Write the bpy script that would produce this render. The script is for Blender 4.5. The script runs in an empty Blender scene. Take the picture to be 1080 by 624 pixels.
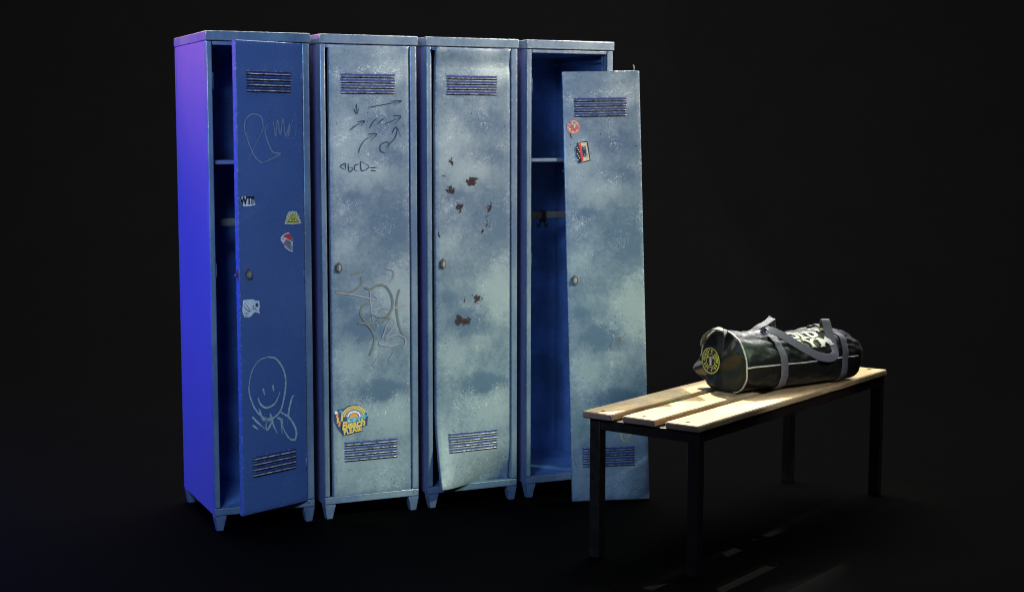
import bpy, bmesh, math, random
from mathutils import Vector, Matrix, noise
random.seed(7)
PI = math.pi
SC = bpy.context.scene
COL = SC.collection

# ------------------------------------------------------------ scene basics
W = bpy.data.worlds.new("World"); SC.world = W; W.use_nodes = True
W.node_tree.nodes['Background'].inputs[0].default_value = (.55, .6, .7, 1)
W.node_tree.nodes['Background'].inputs[1].default_value = .011
SC.view_settings.view_transform = 'Standard'
SC.view_settings.look = 'None'
SC.view_settings.exposure = 0
SC.view_settings.gamma = 1
SC.render.engine = 'CYCLES'
SC.cycles.filter_width = 1.1

cam = bpy.data.cameras.new('camera'); co = bpy.data.objects.new('camera', cam); COL.objects.link(co)
cam.lens = 36 * 1612.67 / 1080; cam.sensor_width = 36; cam.clip_end = 200
co.location = (0, 0, 1.4521)
co.rotation_euler = (PI / 2 - .1068, -.0012, 0)
SC.camera = co

# ------------------------------------------------------------ object helpers
def tag(o, label=None, cat=None, group=None, kind=None):
    if label: o['label'] = label
    if cat: o['category'] = cat
    if group: o['group'] = group
    if kind: o['kind'] = kind
    return o

def empty(name, M):
    o = bpy.data.objects.new(name, None); COL.objects.link(o)
    o.empty_display_size = .1
    o.matrix_world = M
    return o

class MB:
    def __init__(s): s.bm = bmesh.new()
    def box(s, x0, x1, y0, y1, z0, z1, mi=0, bev=0, seg=2):
        r = bmesh.ops.create_cube(s.bm, size=1)
        vs = r['verts']
        for v in vs:
            v.co = Vector(((x0 + x1) / 2 + v.co.x * (x1 - x0), (y0 + y1) / 2 + v.co.y * (y1 - y0), (z0 + z1) / 2 + v.co.z * (z1 - z0)))
        fs = {f for v in vs for f in v.link_faces}
        for f in fs: f.material_index = mi
        if bev:
            es = list({e for v in vs for e in v.link_edges})
            r2 = bmesh.ops.bevel(s.bm, geom=es, offset=bev, segments=seg, affect='EDGES', profile=.5)
            for f in r2['faces']: f.material_index = mi; f.smooth = True
        return s
    def prism(s, pts, axis, a, b, mi=0):
        """polygon pts extruded along axis ('x','y','z') from a to b"""
        def mk(p, t):
            if axis == 'x': return (t, p[0], p[1])
            if axis == 'y': return (p[0], t, p[1])
            return (p[0], p[1], t)
        A = [s.bm.verts.new(mk(p, a)) for p in pts]; B = [s.bm.verts.new(mk(p, b)) for p in pts]
        n = len(pts)
        fs = [s.bm.faces.new(A), s.bm.faces.new(B[::-1])]
        for i in range(n): fs.append(s.bm.faces.new((A[i], B[i], B[(i + 1) % n], A[(i + 1) % n])))
        for f in fs: f.material_index = mi
        bmesh.ops.recalc_face_normals(s.bm, faces=fs)
        return s
    def tube(s, path, r, n=10, mi=0, cap=True):
        path = [Vector(p) for p in path]; rings = []
        prev = None
        for i, p in enumerate(path):
            d = (path[min(i + 1, len(path) - 1)] - path[max(i - 1, 0)]).normalized()
            if prev is None:
                a = d.orthogonal().normalized()
            else:
                a = (prev - d * prev.dot(d)).normalized()
            prev = a; b = d.cross(a)
            rr = r[i] if isinstance(r, (list, tuple)) else r
            rings.append([s.bm.verts.new(p + (a * math.cos(2 * PI * k / n) + b * math.sin(2 * PI * k / n)) * rr) for k in range(n)])
        for i in range(len(rings) - 1):
            for k in range(n):
                f = s.bm.faces.new((rings[i][k], rings[i][(k + 1) % n], rings[i + 1][(k + 1) % n], rings[i + 1][k])); f.material_index = mi; f.smooth = True
        if cap:
            f = s.bm.faces.new(rings[0][::-1]); f.material_index = mi
            f = s.bm.faces.new(rings[-1]); f.material_index = mi
        return s
    def ribbon(s, pts, wid, wvec, th=.003, mi=0, nseg=6):
        """flat strap: pts centre line (smoothed), wvec(i,t,tangent)->width direction"""
        P = smooth([Vector(p) for p in pts], nseg)
        rings = []
        n = len(P)
        for i, p in enumerate(P):
            d = (P[min(i + 1, n - 1)] - P[max(i - 1, 0)]).normalized()
            w = Vector(wvec(i / (n - 1))).normalized(); w = (w - d * w.dot(d)).normalized(); nn = d.cross(w)
            h = wid / 2; k = th / 2
            rings.append([s.bm.verts.new(p + w * a + nn * b) for a, b in ((-h, -k * .5), (-h * .9, k), (0, k * 1.15), (h * .9, k), (h, -k * .5), (h * .9, -k), (-h * .9, -k))])
        m = 7
        for i in range(n - 1):
            for k in range(m):
                f = s.bm.faces.new((rings[i][k], rings[i][(k + 1) % m], rings[i + 1][(k + 1) % m], rings[i + 1][k])); f.material_index = mi; f.smooth = False
        s.bm.faces.new(rings[0][::-1]).material_index = mi; s.bm.faces.new(rings[-1]).material_index = mi
        return s
    def build(s, name, mats, parent=None, M=None, smooth_=False):
        bmesh.ops.recalc_face_normals(s.bm, faces=s.bm.faces)
        me = bpy.data.meshes.new(name); s.bm.to_mesh(me); s.bm.free()
        if not isinstance(mats, (list, tuple)): mats = [mats]
        for m in mats: me.materials.append(m)
        if smooth_: me.polygons.foreach_set('use_smooth', [True] * len(me.polygons))
        o = bpy.data.objects.new(name, me); COL.objects.link(o)
        if parent: o.parent = parent
        if M is not None: o.matrix_local = M
        return o

def smooth(P, k):
    """Catmull-Rom through P"""
    out = []
    n = len(P)
    for i in range(n - 1):
        p0, p1, p2, p3 = P[max(i - 1, 0)], P[i], P[i + 1], P[min(i + 2, n - 1)]
        for j in range(k):
            t = j / k
            out.append(.5 * ((2 * p1) + (p2 - p0) * t + (2 * p0 - 5 * p1 + 4 * p2 - p3) * t * t + (3 * p1 - p0 - 3 * p2 + p3) * t ** 3))
    out.append(P[-1])
    return out

# ------------------------------------------------------------ materials
class NT:
    def __init__(s, name):
        s.m = bpy.data.materials.new(name); s.m.use_nodes = True
        s.t = s.m.node_tree; s.b = s.t.nodes['Principled BSDF']
        s.tc = s.n('ShaderNodeTexCoord')
        s.obj = s.tc.outputs['Object']
    def n(s, ty, **kw):
        x = s.t.nodes.new(ty)
        for k, v in kw.items(): setattr(x, k, v)
        return x
    def l(s, a, b): s.t.links.new(a, b)
    def put(s, sock, v):
        if isinstance(v, bpy.types.NodeSocket): s.l(v, sock)
        else: sock.default_value = v
    def noise(s, scale, detail=4, rough=.55, vec=None, dist=0, out='Fac', stretch=None):
        x = s.n('ShaderNodeTexNoise'); x.inputs['Scale'].default_value = scale; x.inputs['Detail'].default_value = detail
        x.inputs['Roughness'].default_value = rough; x.inputs['Distortion'].default_value = dist
        v = vec or s.obj
        if stretch:
            mp = s.n('ShaderNodeMapping'); s.l(v, mp.inputs[0]); mp.inputs['Scale'].default_value = stretch; v = mp.outputs[0]
        s.l(v, x.inputs['Vector'])
        return x.outputs[out]
    def math(s, op, a, b=0., c=None, clamp=False):
        x = s.n('ShaderNodeMath', operation=op); x.use_clamp = clamp
        s.put(x.inputs[0], a); s.put(x.inputs[1], b)
        if c is not None: s.put(x.inputs[2], c)
        return x.outputs[0]
    def ramp(s, v, a, b, lo=0., hi=1.):
        x = s.n('ShaderNodeMapRange'); x.interpolation_type = 'SMOOTHSTEP'
        s.put(x.inputs[0], v); x.inputs[1].default_value = a; x.inputs[2].default_value = b
        x.inputs[3].default_value = lo; x.inputs[4].default_value = hi
        return x.outputs[0]
    def mix(s, f, a, b):
        x = s.n('ShaderNodeMix', data_type='RGBA'); s.put(x.inputs[0], f)
        s.put(x.inputs[6], a if not isinstance(a, tuple) else (*a, 1)); s.put(x.inputs[7], b if not isinstance(b, tuple) else (*b, 1))
        return x.outputs[2]
    def mixf(s, f, a, b):
        x = s.n('ShaderNodeMix', data_type='FLOAT'); s.put(x.inputs[0], f); s.put(x.inputs[2], a); s.put(x.inputs[3], b)
        return x.outputs[0]
    def blobs(s, vec, lst):
        """sum of soft ellipsoids (x, z, rx, rz, weight)"""
        tot = None
        for (x, z, rx, rz, w) in lst:
            mp = s.n('ShaderNodeMapping'); s.l(vec, mp.inputs[0])
            mp.inputs['Location'].default_value = (-x / rx, 0, -z / rz); mp.inputs['Scale'].default_value = (1 / rx, 0, 1 / rz)
            ln = s.n('ShaderNodeVectorMath', operation='LENGTH'); s.l(mp.outputs[0], ln.inputs[0])
            v = s.ramp(ln.outputs['Value'], 1., 0., 0, w)
            tot = v if tot is None else s.math('ADD', tot, v)
        return tot
    def bump(s, h, strength, dist=.001):
        x = s.n('ShaderNodeBump'); x.inputs['Strength'].default_value = strength; x.inputs['Distance'].default_value = dist
        s.l(h, x.inputs['Height']); s.l(x.outputs[0], s.b.inputs['Normal'])
    def fin(s, col, rough, metal=0., spec=.5):
        s.put(s.b.inputs['Base Color'], (*col, 1) if isinstance(col, tuple) else col)
        s.put(s.b.inputs['Roughness'], rough); s.put(s.b.inputs['Metallic'], metal)
        s.b.inputs['Specular IOR Level'].default_value = spec
        return s.m

def edge_mask(t, rad):
    bv = t.n('ShaderNodeBevel'); bv.samples = 6; bv.inputs['Radius'].default_value = rad
    g = t.n('ShaderNodeNewGeometry')
    d = t.n('ShaderNodeVectorMath', operation='DOT_PRODUCT'); t.l(bv.outputs[0], d.inputs[0]); t.l(g.outputs['Normal'], d.inputs[1])
    return t.ramp(d.outputs['Value'], .999, .88)

def warp(t, amt, scale):
    c = t.noise(scale, 5, .6, out='Color')
    sb = t.n('ShaderNodeVectorMath', operation='SUBTRACT'); t.l(c, sb.inputs[0]); sb.inputs[1].default_value = (.5, .5, .5)
    sc = t.n('ShaderNodeVectorMath', operation='SCALE'); t.l(sb.outputs[0], sc.inputs[0]); sc.inputs['Scale'].default_value = amt
    ad = t.n('ShaderNodeVectorMath', operation='ADD'); t.l(t.obj, ad.inputs[0]); t.l(sc.outputs[0], ad.inputs[1])
    return ad.outputs[0]

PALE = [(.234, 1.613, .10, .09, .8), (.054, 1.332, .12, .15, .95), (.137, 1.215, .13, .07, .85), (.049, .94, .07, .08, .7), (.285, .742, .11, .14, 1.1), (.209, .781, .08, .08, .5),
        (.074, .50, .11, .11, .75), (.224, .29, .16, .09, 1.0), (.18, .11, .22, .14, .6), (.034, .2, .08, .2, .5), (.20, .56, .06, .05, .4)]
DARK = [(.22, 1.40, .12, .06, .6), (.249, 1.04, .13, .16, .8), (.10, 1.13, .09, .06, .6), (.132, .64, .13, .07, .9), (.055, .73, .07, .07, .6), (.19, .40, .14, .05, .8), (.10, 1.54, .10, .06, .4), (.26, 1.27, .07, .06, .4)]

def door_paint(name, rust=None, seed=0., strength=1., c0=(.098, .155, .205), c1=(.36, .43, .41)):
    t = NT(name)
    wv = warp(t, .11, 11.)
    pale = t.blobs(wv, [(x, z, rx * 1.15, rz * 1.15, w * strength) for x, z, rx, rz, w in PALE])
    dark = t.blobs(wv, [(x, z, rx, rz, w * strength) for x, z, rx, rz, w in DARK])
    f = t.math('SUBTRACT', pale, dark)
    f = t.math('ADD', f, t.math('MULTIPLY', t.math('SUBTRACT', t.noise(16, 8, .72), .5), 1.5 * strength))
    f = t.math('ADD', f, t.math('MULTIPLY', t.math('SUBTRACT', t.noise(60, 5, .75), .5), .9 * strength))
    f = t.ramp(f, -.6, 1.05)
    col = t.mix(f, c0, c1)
    # fine mottling
    fm = t.noise(160, 4, .7)
    col = t.mix(t.ramp(fm, .5, .8, 0, .35), col, (.05, .085, .16))
    # silvery scuffs in clusters
    cl = t.ramp(t.noise(8, 3, .6, dist=.6), .46, .64)
    sc = t.ramp(t.noise(105, 5, .8, dist=1.8), .545, .60)
    sc = t.math('MULTIPLY', cl, sc)
    col = t.mix(t.math('MULTIPLY', sc, .6 * strength), col, (.74, .78, .74))
    # small dark pits
    pt = t.math('MULTIPLY', t.ramp(t.noise(85, 4, .7), .61, .65), t.ramp(t.noise(6, 3, .6), .40, .56))
    col = t.mix(t.math('MULTIPLY', pt, .8), col, (.03, .05, .10))
    # chipped edges, over a blue rim-light outline put into the colour
    em = edge_mask(t, .011)
    chip = t.math('MULTIPLY', t.ramp(em, .06, .3), t.ramp(t.noise(48, 6, .8), .52, .57))
    col = t.mix(t.math('MULTIPLY', t.ramp(em, .02, .55), .75), col, (.03, .07, .28))
    col = t.mix(chip, col, (.55, .52, .42))
    rough = t.mixf(f, .52, .36)
    metal = t.mixf(chip, .25, .8)
    if rust:
        rv = warp(t, .03, 40.)
        rb = t.blobs(rv, rust)
        rr = t.math('ADD', t.math('MULTIPLY', rb, 1.02), t.math('MULTIPLY', t.math('SUBTRACT', t.noise(75, 6, .75), .5), 2.4))
        rm = t.math('MULTIPLY', t.ramp(rr, .78, .84), t.ramp(rb, .08, .2))
        rc = t.mix(t.ramp(t.noise(200, 3, .6), .4, .6), (.010, .007, .008), (.055, .022, .016))
        col = t.mix(rm, col, rc)
        rough = t.mixf(rm, rough, .9); metal = t.mixf(rm, metal, 0.)
    h = t.math('ADD', t.math('MULTIPLY', t.noise(55, 5, .7), .5), t.math('MULTIPLY', sc, .35))
    h = t.math('ADD', h, t.math('MULTIPLY', t.noise(3.2, 2, .5), 4.))
    t.bump(h, .28, .0035)
    return t.fin(col, rough, metal)

def frame_paint(name, th_=.53):
    t = NT(name)
    f = t.ramp(t.noise(5, 6, .65, stretch=(1, 1, .6)), .35, .7)
    col = t.mix(f, (.12, .175, .25), (.28, .36, .38))
    fm = t.noise(220, 3, .7)
    col = t.mix(t.ramp(fm, .5, .78, 0, .45), col, (.05, .08, .15))
    em = edge_mask(t, .009)
    chip = t.math('MULTIPLY', t.ramp(em, .06, .3), t.ramp(t.noise(55, 6, .8), th_, th_ + .04))
    col = t.mix(t.math('MULTIPLY', t.ramp(em, .02, .6), .6), col, (.03, .07, .28))  # blue edge light laid into the frame colour
    rst = t.math('MULTIPLY', t.ramp(t.noise(9, 4, .8), .64, .70), t.ramp(t.noise(90, 4, .7), .48, .56))
    col = t.mix(chip, col, (.6, .55, .42))
    col = t.mix(rst, col, (.07, .03, .025))
    t.bump(t.noise(140, 4, .7), .25, .002)
    return t.fin(col, t.mixf(f, .42, .33), t.mixf(chip, .3, .8))

def body_paint(name):
    t = NT(name)
    f = t.noise(4, 6, .6)
    col = t.mix(f, (.122, .128, .28), (.130, .137, .295))
    t.bump(t.noise(120, 4, .7), .2, .001)
    return t.fin(col, t.ramp(t.noise(8, 5, .7), .3, .7, .5, .56), .0)

def simple(name, col, rough, metal=0., nscale=0, amt=.3, bump=0., spec=.5, bscale=None):
    t = NT(name)
    c = col
    if nscale:
        f = t.noise(nscale, 5, .65)
        c = t.mix(t.ramp(f, .3, .7), tuple(v * (1 - amt) for v in col), tuple(min(1, v * (1 + amt)) for v in col))
    if bump: t.bump(t.noise(bscale or nscale or 50, 4, .6), bump, .001)
    return t.fin(c, rough, metal, spec)

def wood(name):
    t = NT(name)
    wv = t.noise(6, 6, .6, stretch=(1.2, 14, 14), dist=.8)
    g = t.noise(22, 5, .7, stretch=(.6, 12, 12))
    col = t.mix(t.ramp(wv, .3, .7), (.48, .33, .15), (.70, .54, .31))
    col = t.mix(t.ramp(g, .5, .68, 0, .6), col, (.34, .20, .09))
    # end grain and worn arrises are darker, rawer wood
    sp = t.n('ShaderNodeSeparateXYZ'); t.l(t.tc.outputs['Normal'], sp.inputs[0])
    ex = t.ramp(t.math('ABSOLUTE', sp.outputs[0]), .4, .9)
    col = t.mix(ex, col, t.mix(t.noise(90, 4, .7), (.22, .10, .07), (.42, .24, .15)))
    st = t.ramp(t.noise(7, 5, .7), .60, .72, 0, .35)
    col = t.mix(st, col, (.45, .30, .17))
    t.bump(t.math('ADD', g, t.noise(200, 3, .6)), .35, .0015)
    return t.fin(col, .48, 0., .4)

def fabric(name, col, nscale=500):
    t = NT(name)
    w1 = t.noise(30, 5, .6)
    c = t.mix(w1, tuple(v * .7 for v in col), tuple(v * 1.3 for v in col))
    h = t.math('ADD', t.math('MULTIPLY', t.noise(nscale, 2, .5), .15), t.math('MULTIPLY', t.noise(28, 3, .5, dist=.5), 1.2))
    t.bump(h, .3, .004)
    t.b.inputs['Sheen Weight'].default_value = .05
    return t.fin(c, t.ramp(w1, .3, .7, .38, .5), 0., .45)

RUST3 = [(x_, z_, rx_ * 1.25, rz_ * 1.25, w_) for x_, z_, rx_, rz_, w_ in [(.067, 1.256, .022, .028, 1.1), (.034, 1.203, .02, .02, .8), (.15, 1.182, .045, .032, 1.3), (.063, 1.15, .045, .03, 1.05), (.101, 1.084, .035, .035, 1.05),
         (.224, 1.08, .03, .035, 1.), (.217, 1.018, .035, .05, .85), (.193, .985, .015, .02, .9), (.014, .98, .014, .02, 1.), (.172, .728, .04, .04, 1.), (.119, .723, .010, .028, 1.), (.122, .643, .05, .035, 1.1), (.089, .651, .02, .035, 1.)]]
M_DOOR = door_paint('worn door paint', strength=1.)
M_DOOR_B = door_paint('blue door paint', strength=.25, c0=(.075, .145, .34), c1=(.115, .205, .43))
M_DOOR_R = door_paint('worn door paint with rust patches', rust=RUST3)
M_FRAME = frame_paint('worn frame paint')
M_ROOF = frame_paint('worn roof paint', .47)
M_BODY = body_paint('blue cabinet paint')
M_INNER = simple('inner cabinet paint', (.12, .23, .48), .5, .1, 6, .35, .2)
M_DARK = simple('dark slot', (.006, .007, .01), .8)
M_BRASS = simple('tarnished brass', (.46, .42, .30), .35, .4, 60, .5, .3)
M_LIP = simple('worn louvre lip', (.26, .26, .25), .4, .5, 90, .85)
M_SLOTSHADE = simple('blue louvre slot shade', (.022, .045, .16), .6)  # shade of the louvre opening, as a colour on the closed sheet
M_STEEL = simple('worn steel', (.22, .2, .17), .4, .8, 40, .4)
M_ROD = simple('dark steel rail', (.24, .21, .16), .45, .4, 20, .4)
M_BLACKMETAL = simple('black bench metal', (.020, .013, .010), .42, .1, 30, .5, .15, bscale=140)
M_WOOD = wood('bench wood')
M_SCREW = simple('screw', (.16, .16, .15), .4, .8)
M_NYLON = fabric('black nylon', (.008, .009, .0085))
M_STRAP = simple('grey webbing', (.16, .16, .185), .62, 0, 300, .35, .6, bscale=700)
M_BLACKSTRAP = simple('black webbing', (.02, .021, .022), .5, 0, 300, .35, .6, bscale=700)
M_PIPING = simple('white piping', (.62, .62, .58), .45, 0, 80, .2)
M_PRINT = simple('cream print', (.80, .80, .72), .5)
M_PRINTY = simple('yellow print', (.60, .64, .12), .5)
M_STITCH = simple('yellow stitching', (.40, .40, .06), .6)
M_INK = simple('black marker', (.012, .02, .05), .5)
M_PEN = simple('scratched primer', (.48, .58, .54), .5, .1, 90, .35)
M_PENF = simple('faint scratch', (.26, .31, .38), .5, .1, 90, .3)
M_TAG = simple('olive paint marker', (.23, .25, .20), .3, .3, 40, .12)
M_TAGW = simple('pale paint marker', (.40, .40, .41), .3, .3, 40, .12)
def st(name, c): return simple(name, c, .45, 0, 220, .25)
S_WHITE = st('sticker white', (.85, .84, .76)); S_BLACK = st('sticker black', (.015, .015, .02)); S_GREY = st('sticker grey', (.33, .33, .33))
S_YEL = st('sticker yellow', (.70, .48, .10)); S_OLIVE = st('sticker olive', (.70, .66, .36)); S_RED = st('sticker red', (.85, .06, .05))
S_ORG = st('sticker orange', (.80, .30, .05)); S_TEAL = st('sticker teal', (.16, .42, .42)); S_NAVY = st('sticker navy', (.04, .07, .14))
S_PINK = st('sticker salmon', (.80, .30, .16)); S_CREAM = st('sticker cream', (.72, .58, .32)); S_GOLD = st('sticker gold', (.80, .66, .04))

# ------------------------------------------------------------ flat layers (stickers, writing)
LAY = .0005
def flat(mb, pts, mi, layer=1):
    """polygon in door x,z plane, facing -y"""
    y0 = -LAY * (layer - 1) - .0001; y1 = -LAY * layer - .0001
    mb.prism(pts, 'y', y0, y1, mi)
def ell(cx, cz, rx, rz, n=28, a0=0, a1=2 * PI, jit=0.):
    full = abs(a1 - a0 - 2 * PI) < 1e-6
    m = n if full else n + 1
    return [(cx + rx * math.cos(a0 + (a1 - a0) * k / n) * (1 + jit * (random.random() - .5)), cz + rz * math.sin(a0 + (a1 - a0) * k / n) * (1 + jit * (random.random() - .5))) for k in range(m)]
def arc(mb, cx, cz, r0, r1, a0, a1, mi, layer, n=14, asp=1.):
    for k in range(n):
        a, b = a0 + (a1 - a0) * k / n, a0 + (a1 - a0) * (k + 1) / n
        flat(mb, [(cx + r * math.cos(q), cz + r * math.sin(q) * asp) for r, q in ((r0, a), (r1, a), (r1, b), (r0, b))], mi, layer)
def pen(mb, strokes, wid, mi=0, layer=1, taper=True, jit=0.0):
    for st_ in strokes:
        P = smooth([Vector((a, b)) for a, b in st_], 6)
        n = len(P)
        L, R = [], []
        for i, p in enumerate(P):
            d = (P[min(i + 1, n - 1)] - P[max(i - 1, 0)])
            if d.length < 1e-6: d = Vector((1, 0))
            d.normalize(); nn = Vector((-d.y, d.x))
            t = i / (n - 1)
            w = wid * (.5 if not taper else .5 * (.45 + .75 * math.sin(PI * min(1, t * 1.15 + .1)) ** .6 if 0 < t < 1 else .25))
            w *= 1 + jit * (random.random() - .5)
            L.append(p + nn * w); R.append(p - nn * w)
        y = -LAY * layer - .0001
        A = [mb.bm.verts.new((a.x, y, a.y)) for a in L]; B = [mb.bm.verts.new((a.x, y, a.y)) for a in R]
        for i in range(n - 1):
            mb.bm.faces.new((A[i], A[i + 1], B[i + 1], B[i])).material_index = mi
def text_mesh(s, size, bold=.0, shear=0.):
    cu = bpy.data.curves.new('lettering', 'FONT'); cu.body = s; cu.size = size; cu.offset = bold; cu.shear = shear
    cu.align_x = 'CENTER'; cu.align_y = 'CENTER'; cu.resolution_u = 4
    o = bpy.data.objects.new('lettering', cu); COL.objects.link(o)
    dg = bpy.context.evaluated_depsgraph_get(); dg.update()
    me = bpy.data.meshes.new_from_object(o.evaluated_get(dg))
    r = ([v.co.copy() for v in me.vertices], [list(p.vertices) for p in me.polygons])
    bpy.data.objects.remove(o); bpy.data.curves.remove(cu); bpy.data.meshes.remove(me)
    return r
def write(mb, s, size, cx, cz, mi, layer, bold=0., rot=0., sx=1., shear=0.):
    vs, fs = text_mesh(s, size, bold, shear)
    y = -LAY * layer - .0002
    c, k = math.cos(rot), math.sin(rot)
    V = [mb.bm.verts.new((cx + v.x * sx * c - v.y * k, y, cz + v.x * sx * k + v.y * c)) for v in vs]
    for f in fs:
        try: mb.bm.faces.new([V[i] for i in f]).material_index = mi
        except ValueError: pass
ARROWS = [[(0.1046,1.4745),(0.1064,1.4394)],[(0.0938,1.4544),(0.1064,1.4374),(0.1151,1.4595)],[(0.1503,1.4598),(0.2203,1.4725),(0.28,1.4831)],[(0.2398,1.4838),(0.2833,1.4852),(0.2528,1.4697)],[(0.0781,1.376),(0.107,1.3961),(0.1338,1.4083)],[(0.1071,1.4062),(0.1359,1.4103),(0.1208,1.3911)],[(0.155,1.3841),(0.1713,1.4095),(0.1929,1.4227)],[(0.1851,1.3964),(0.2036,1.4147),(0.2199,1.4228)],[(0.211,1.3975),(0.2414,1.4097),(0.2764,1.4251)],[(0.247,1.4301),(0.2797,1.4282),(0.2544,1.3996)],[(0.1113,1.2912),(0.1201,1.3185),(0.1417,1.3437),(0.1784,1.3609)],[(0.1462,1.3609),(0.1838,1.3629),(0.1577,1.3366)],[(0.2167,1.2907),(0.1973,1.301),(0.1996,1.3233),(0.2246,1.3335),(0.2321,1.3182),(0.2168,1.305)],[(0.219,1.3131),(0.2518,1.3436),(0.2629,1.3691),(0.2608,1.3864)],[(0.2433,1.364),(0.2608,1.3884),(0.2791,1.3518)],[(0.0599,1.2562),(0.0407,1.2432),(0.0596,1.231)],[(0.0599,1.2562),(0.0606,1.231)],[(0.0715,1.2551),(0.0733,1.2268),(0.084,1.2267),(0.0873,1.2378),(0.0745,1.2399)],[(0.1109,1.2508),(0.098,1.2478),(0.0957,1.2306),(0.1085,1.2265)],[(0.1185,1.2629),(0.1235,1.2263),(0.1515,1.2423),(0.1185,1.2629)],[(0.1536,1.2372),(0.1881,1.239)],[(0.1589,1.227),(0.1804,1.2258)]]
TAG = [[(0.078,0.8419),(0.1124,0.8509)],[(0.1173,0.8336),(0.1207,0.8129),(0.1025,0.7896),(0.063,0.7755),(0.0169,0.7816)],[(0.0169,0.7761),(0.0701,0.7684),(0.1273,0.7543),(0.1742,0.7418),(0.1815,0.7484),(0.1671,0.7594)],[(0.1313,0.7919),(0.1528,0.7841),(0.1783,0.7969),(0.2073,0.7971),(0.2326,0.767),(0.2418,0.7249),(0.2283,0.6874),(0.2136,0.6742)],[(0.2037,0.7972),(0.2329,0.8119),(0.2477,0.8356),(0.2406,0.8531),(0.2151,0.8609)],[(0.1528,0.7841),(0.1538,0.7359),(0.1592,0.6873),(0.164,0.6594)],[(0.1524,0.7325),(0.127,0.7267),(0.1145,0.6998),(0.1229,0.6753),(0.1553,0.6529),(0.2136,0.6673),(0.2355,0.6731)],[(0.1593,0.7045),(0.1993,0.7096),(0.2431,0.7075),(0.2984,0.721)],[(0.1048,0.6589),(0.1408,0.6502),(0.1657,0.6108),(0.1654,0.5761),(0.1484,0.5355)],[(0.2355,0.6697),(0.217,0.6428),(0.1984,0.5951),(0.1872,0.5735),(0.2274,0.5656),(0.2752,0.5699),(0.2347,0.5617),(0.1905,0.5329),(0.1611,0.493)],[(0.2355,0.6731),(0.2501,0.655),(0.2389,0.6277),(0.213,0.5978)],[(0.2693,0.7793),(0.258,0.7381),(0.2591,0.6824),(0.2719,0.626),(0.2975,0.5897)],[(0.2129,0.5908),(0.2534,0.6061),(0.2865,0.5938),(0.2937,0.5689),(0.2825,0.552)],[(0.2269,0.5098),(0.2455,0.5401)],[(0.1556,0.6875),(0.1917,0.6753),(0.2209,0.6773)]]
SMILE = [[(0.1208,0.5634),(0.1598,0.5529),(0.1907,0.5156),(0.2042,0.4708),(0.1966,0.4099),(0.1757,0.357),(0.1318,0.3354),(0.0969,0.3465),(0.059,0.3823),(0.0349,0.4371),(0.0343,0.4795),(0.0505,0.5259),(0.0819,0.5556),(0.1208,0.5634)],[(0.0967,0.4516),(0.1048,0.4262)],[(0.1422,0.46),(0.1472,0.4336)],[(0.0729,0.42),(0.0862,0.3939),(0.1131,0.3792),(0.1486,0.3885),(0.1689,0.4135),(0.1771,0.431)],[(0.0462,0.3263),(0.0727,0.3041)],[(0.0453,0.3557),(0.0695,0.3321),(0.1038,0.3026)],[(0.0782,0.3797),(0.0967,0.3374),(0.1397,0.3374),(0.1154,0.2978),(0.1096,0.3232),(0.1396,0.3312)],[(0.1283,0.3574),(0.1432,0.3122),(0.1607,0.2788)],[(0.1618,0.3343),(0.1791,0.3256),(0.1844,0.2721)],[(0.1796,0.3534),(0.2207,0.3259),(0.2505,0.2778),(0.2458,0.2441),(0.2177,0.2515),(0.1904,0.293),(0.1871,0.3307)],[(0.2175,0.3264),(0.2154,0.3453),(0.2325,0.399),(0.2464,0.4084)]]
FAINT = [[(0.1109,1.2596),(0.0741,1.2871),(0.0387,1.3593),(0.0335,1.4023),(0.0649,1.4311),(0.108,1.4219),(0.116,1.3834),(0.1004,1.3544),(0.0747,1.316),(0.0465,1.2682)],[(0.1109,1.2596),(0.1939,1.2907),(0.1558,1.3008),(0.1256,1.3641),(0.1325,1.3931),(0.1411,1.3834)],[(0.1643,1.4078),(0.1734,1.3543),(0.1835,1.4128),(0.1952,1.3592),(0.2091,1.4178),(0.2208,1.3542),(0.241,1.3984),(0.2337,1.3542),(0.2677,1.4379),(0.2661,1.3542),(0.2207,1.3493)]]
# ------------------------------------------------------------ lockers
O = Vector((-1.0874, 5.4544, 0)); T = .4284; PITCH = .417; DEP = .513
def locker_matrix(i):
    return Matrix.Translation(O + Vector((math.cos(T), math.sin(T), 0)) * PITCH * i) @ Matrix.Rotation(T, 4, 'Z')

# shared meshes of the cabinet
def cab_body():
    m = MB(); a, b = .009, .384
    m.box(a, a + .0015, .003, DEP - .002, .057, 1.785, 0); m.box(b - .0015, b, .003, DEP - .002, .057, 1.785, 0)
    m.box(a + .0015, b - .0015, DEP - .006, DEP - .0035, .057, 1.785, 0)
    # rolled edge strips along the back corners and top of the sides
    m.box(a - .001, a - .0002, DEP - .02, DEP - .0022, .06, 1.765, 0)
    return m
def cab_liner():
    m = MB(); a, b = .0112, .3818; e = .0018
    m.box(a, a + e, .034, DEP - .008, .075, 1.765, 0); m.box(b - e, b, .034, DEP - .008, .075, 1.765, 0)
    m.box(a + e + .0005, b - e - .0005, DEP - .0105, DEP - .0085, .076, 1.766, 0)
    m.box(a + e + .0005, b - e - .0005, .03, DEP - .011, .0775, .0795, 0)
    m.box(a + e + .0005, b - e - .0005, .03, DEP - .011, 1.760, 1.762, 0)
    # stiffening rails on the right wall and a raised band across the back
    m.box(b - .022, b - e - .0005, .04, DEP - .02, 1.728, 1.740, 0, .0015)
    m.box(b - .012, b - e - .0005, .25, .285, .12, 1.30, 0, .0015)
    m.box(a + .003, b - .003, DEP - .018, DEP - .012, 1.58, 1.70, 0, .002)
    m.box(a + .003, a + .02, DEP - .10, DEP - .02, .09, 1.3, 0, .002)
    return m
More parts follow.
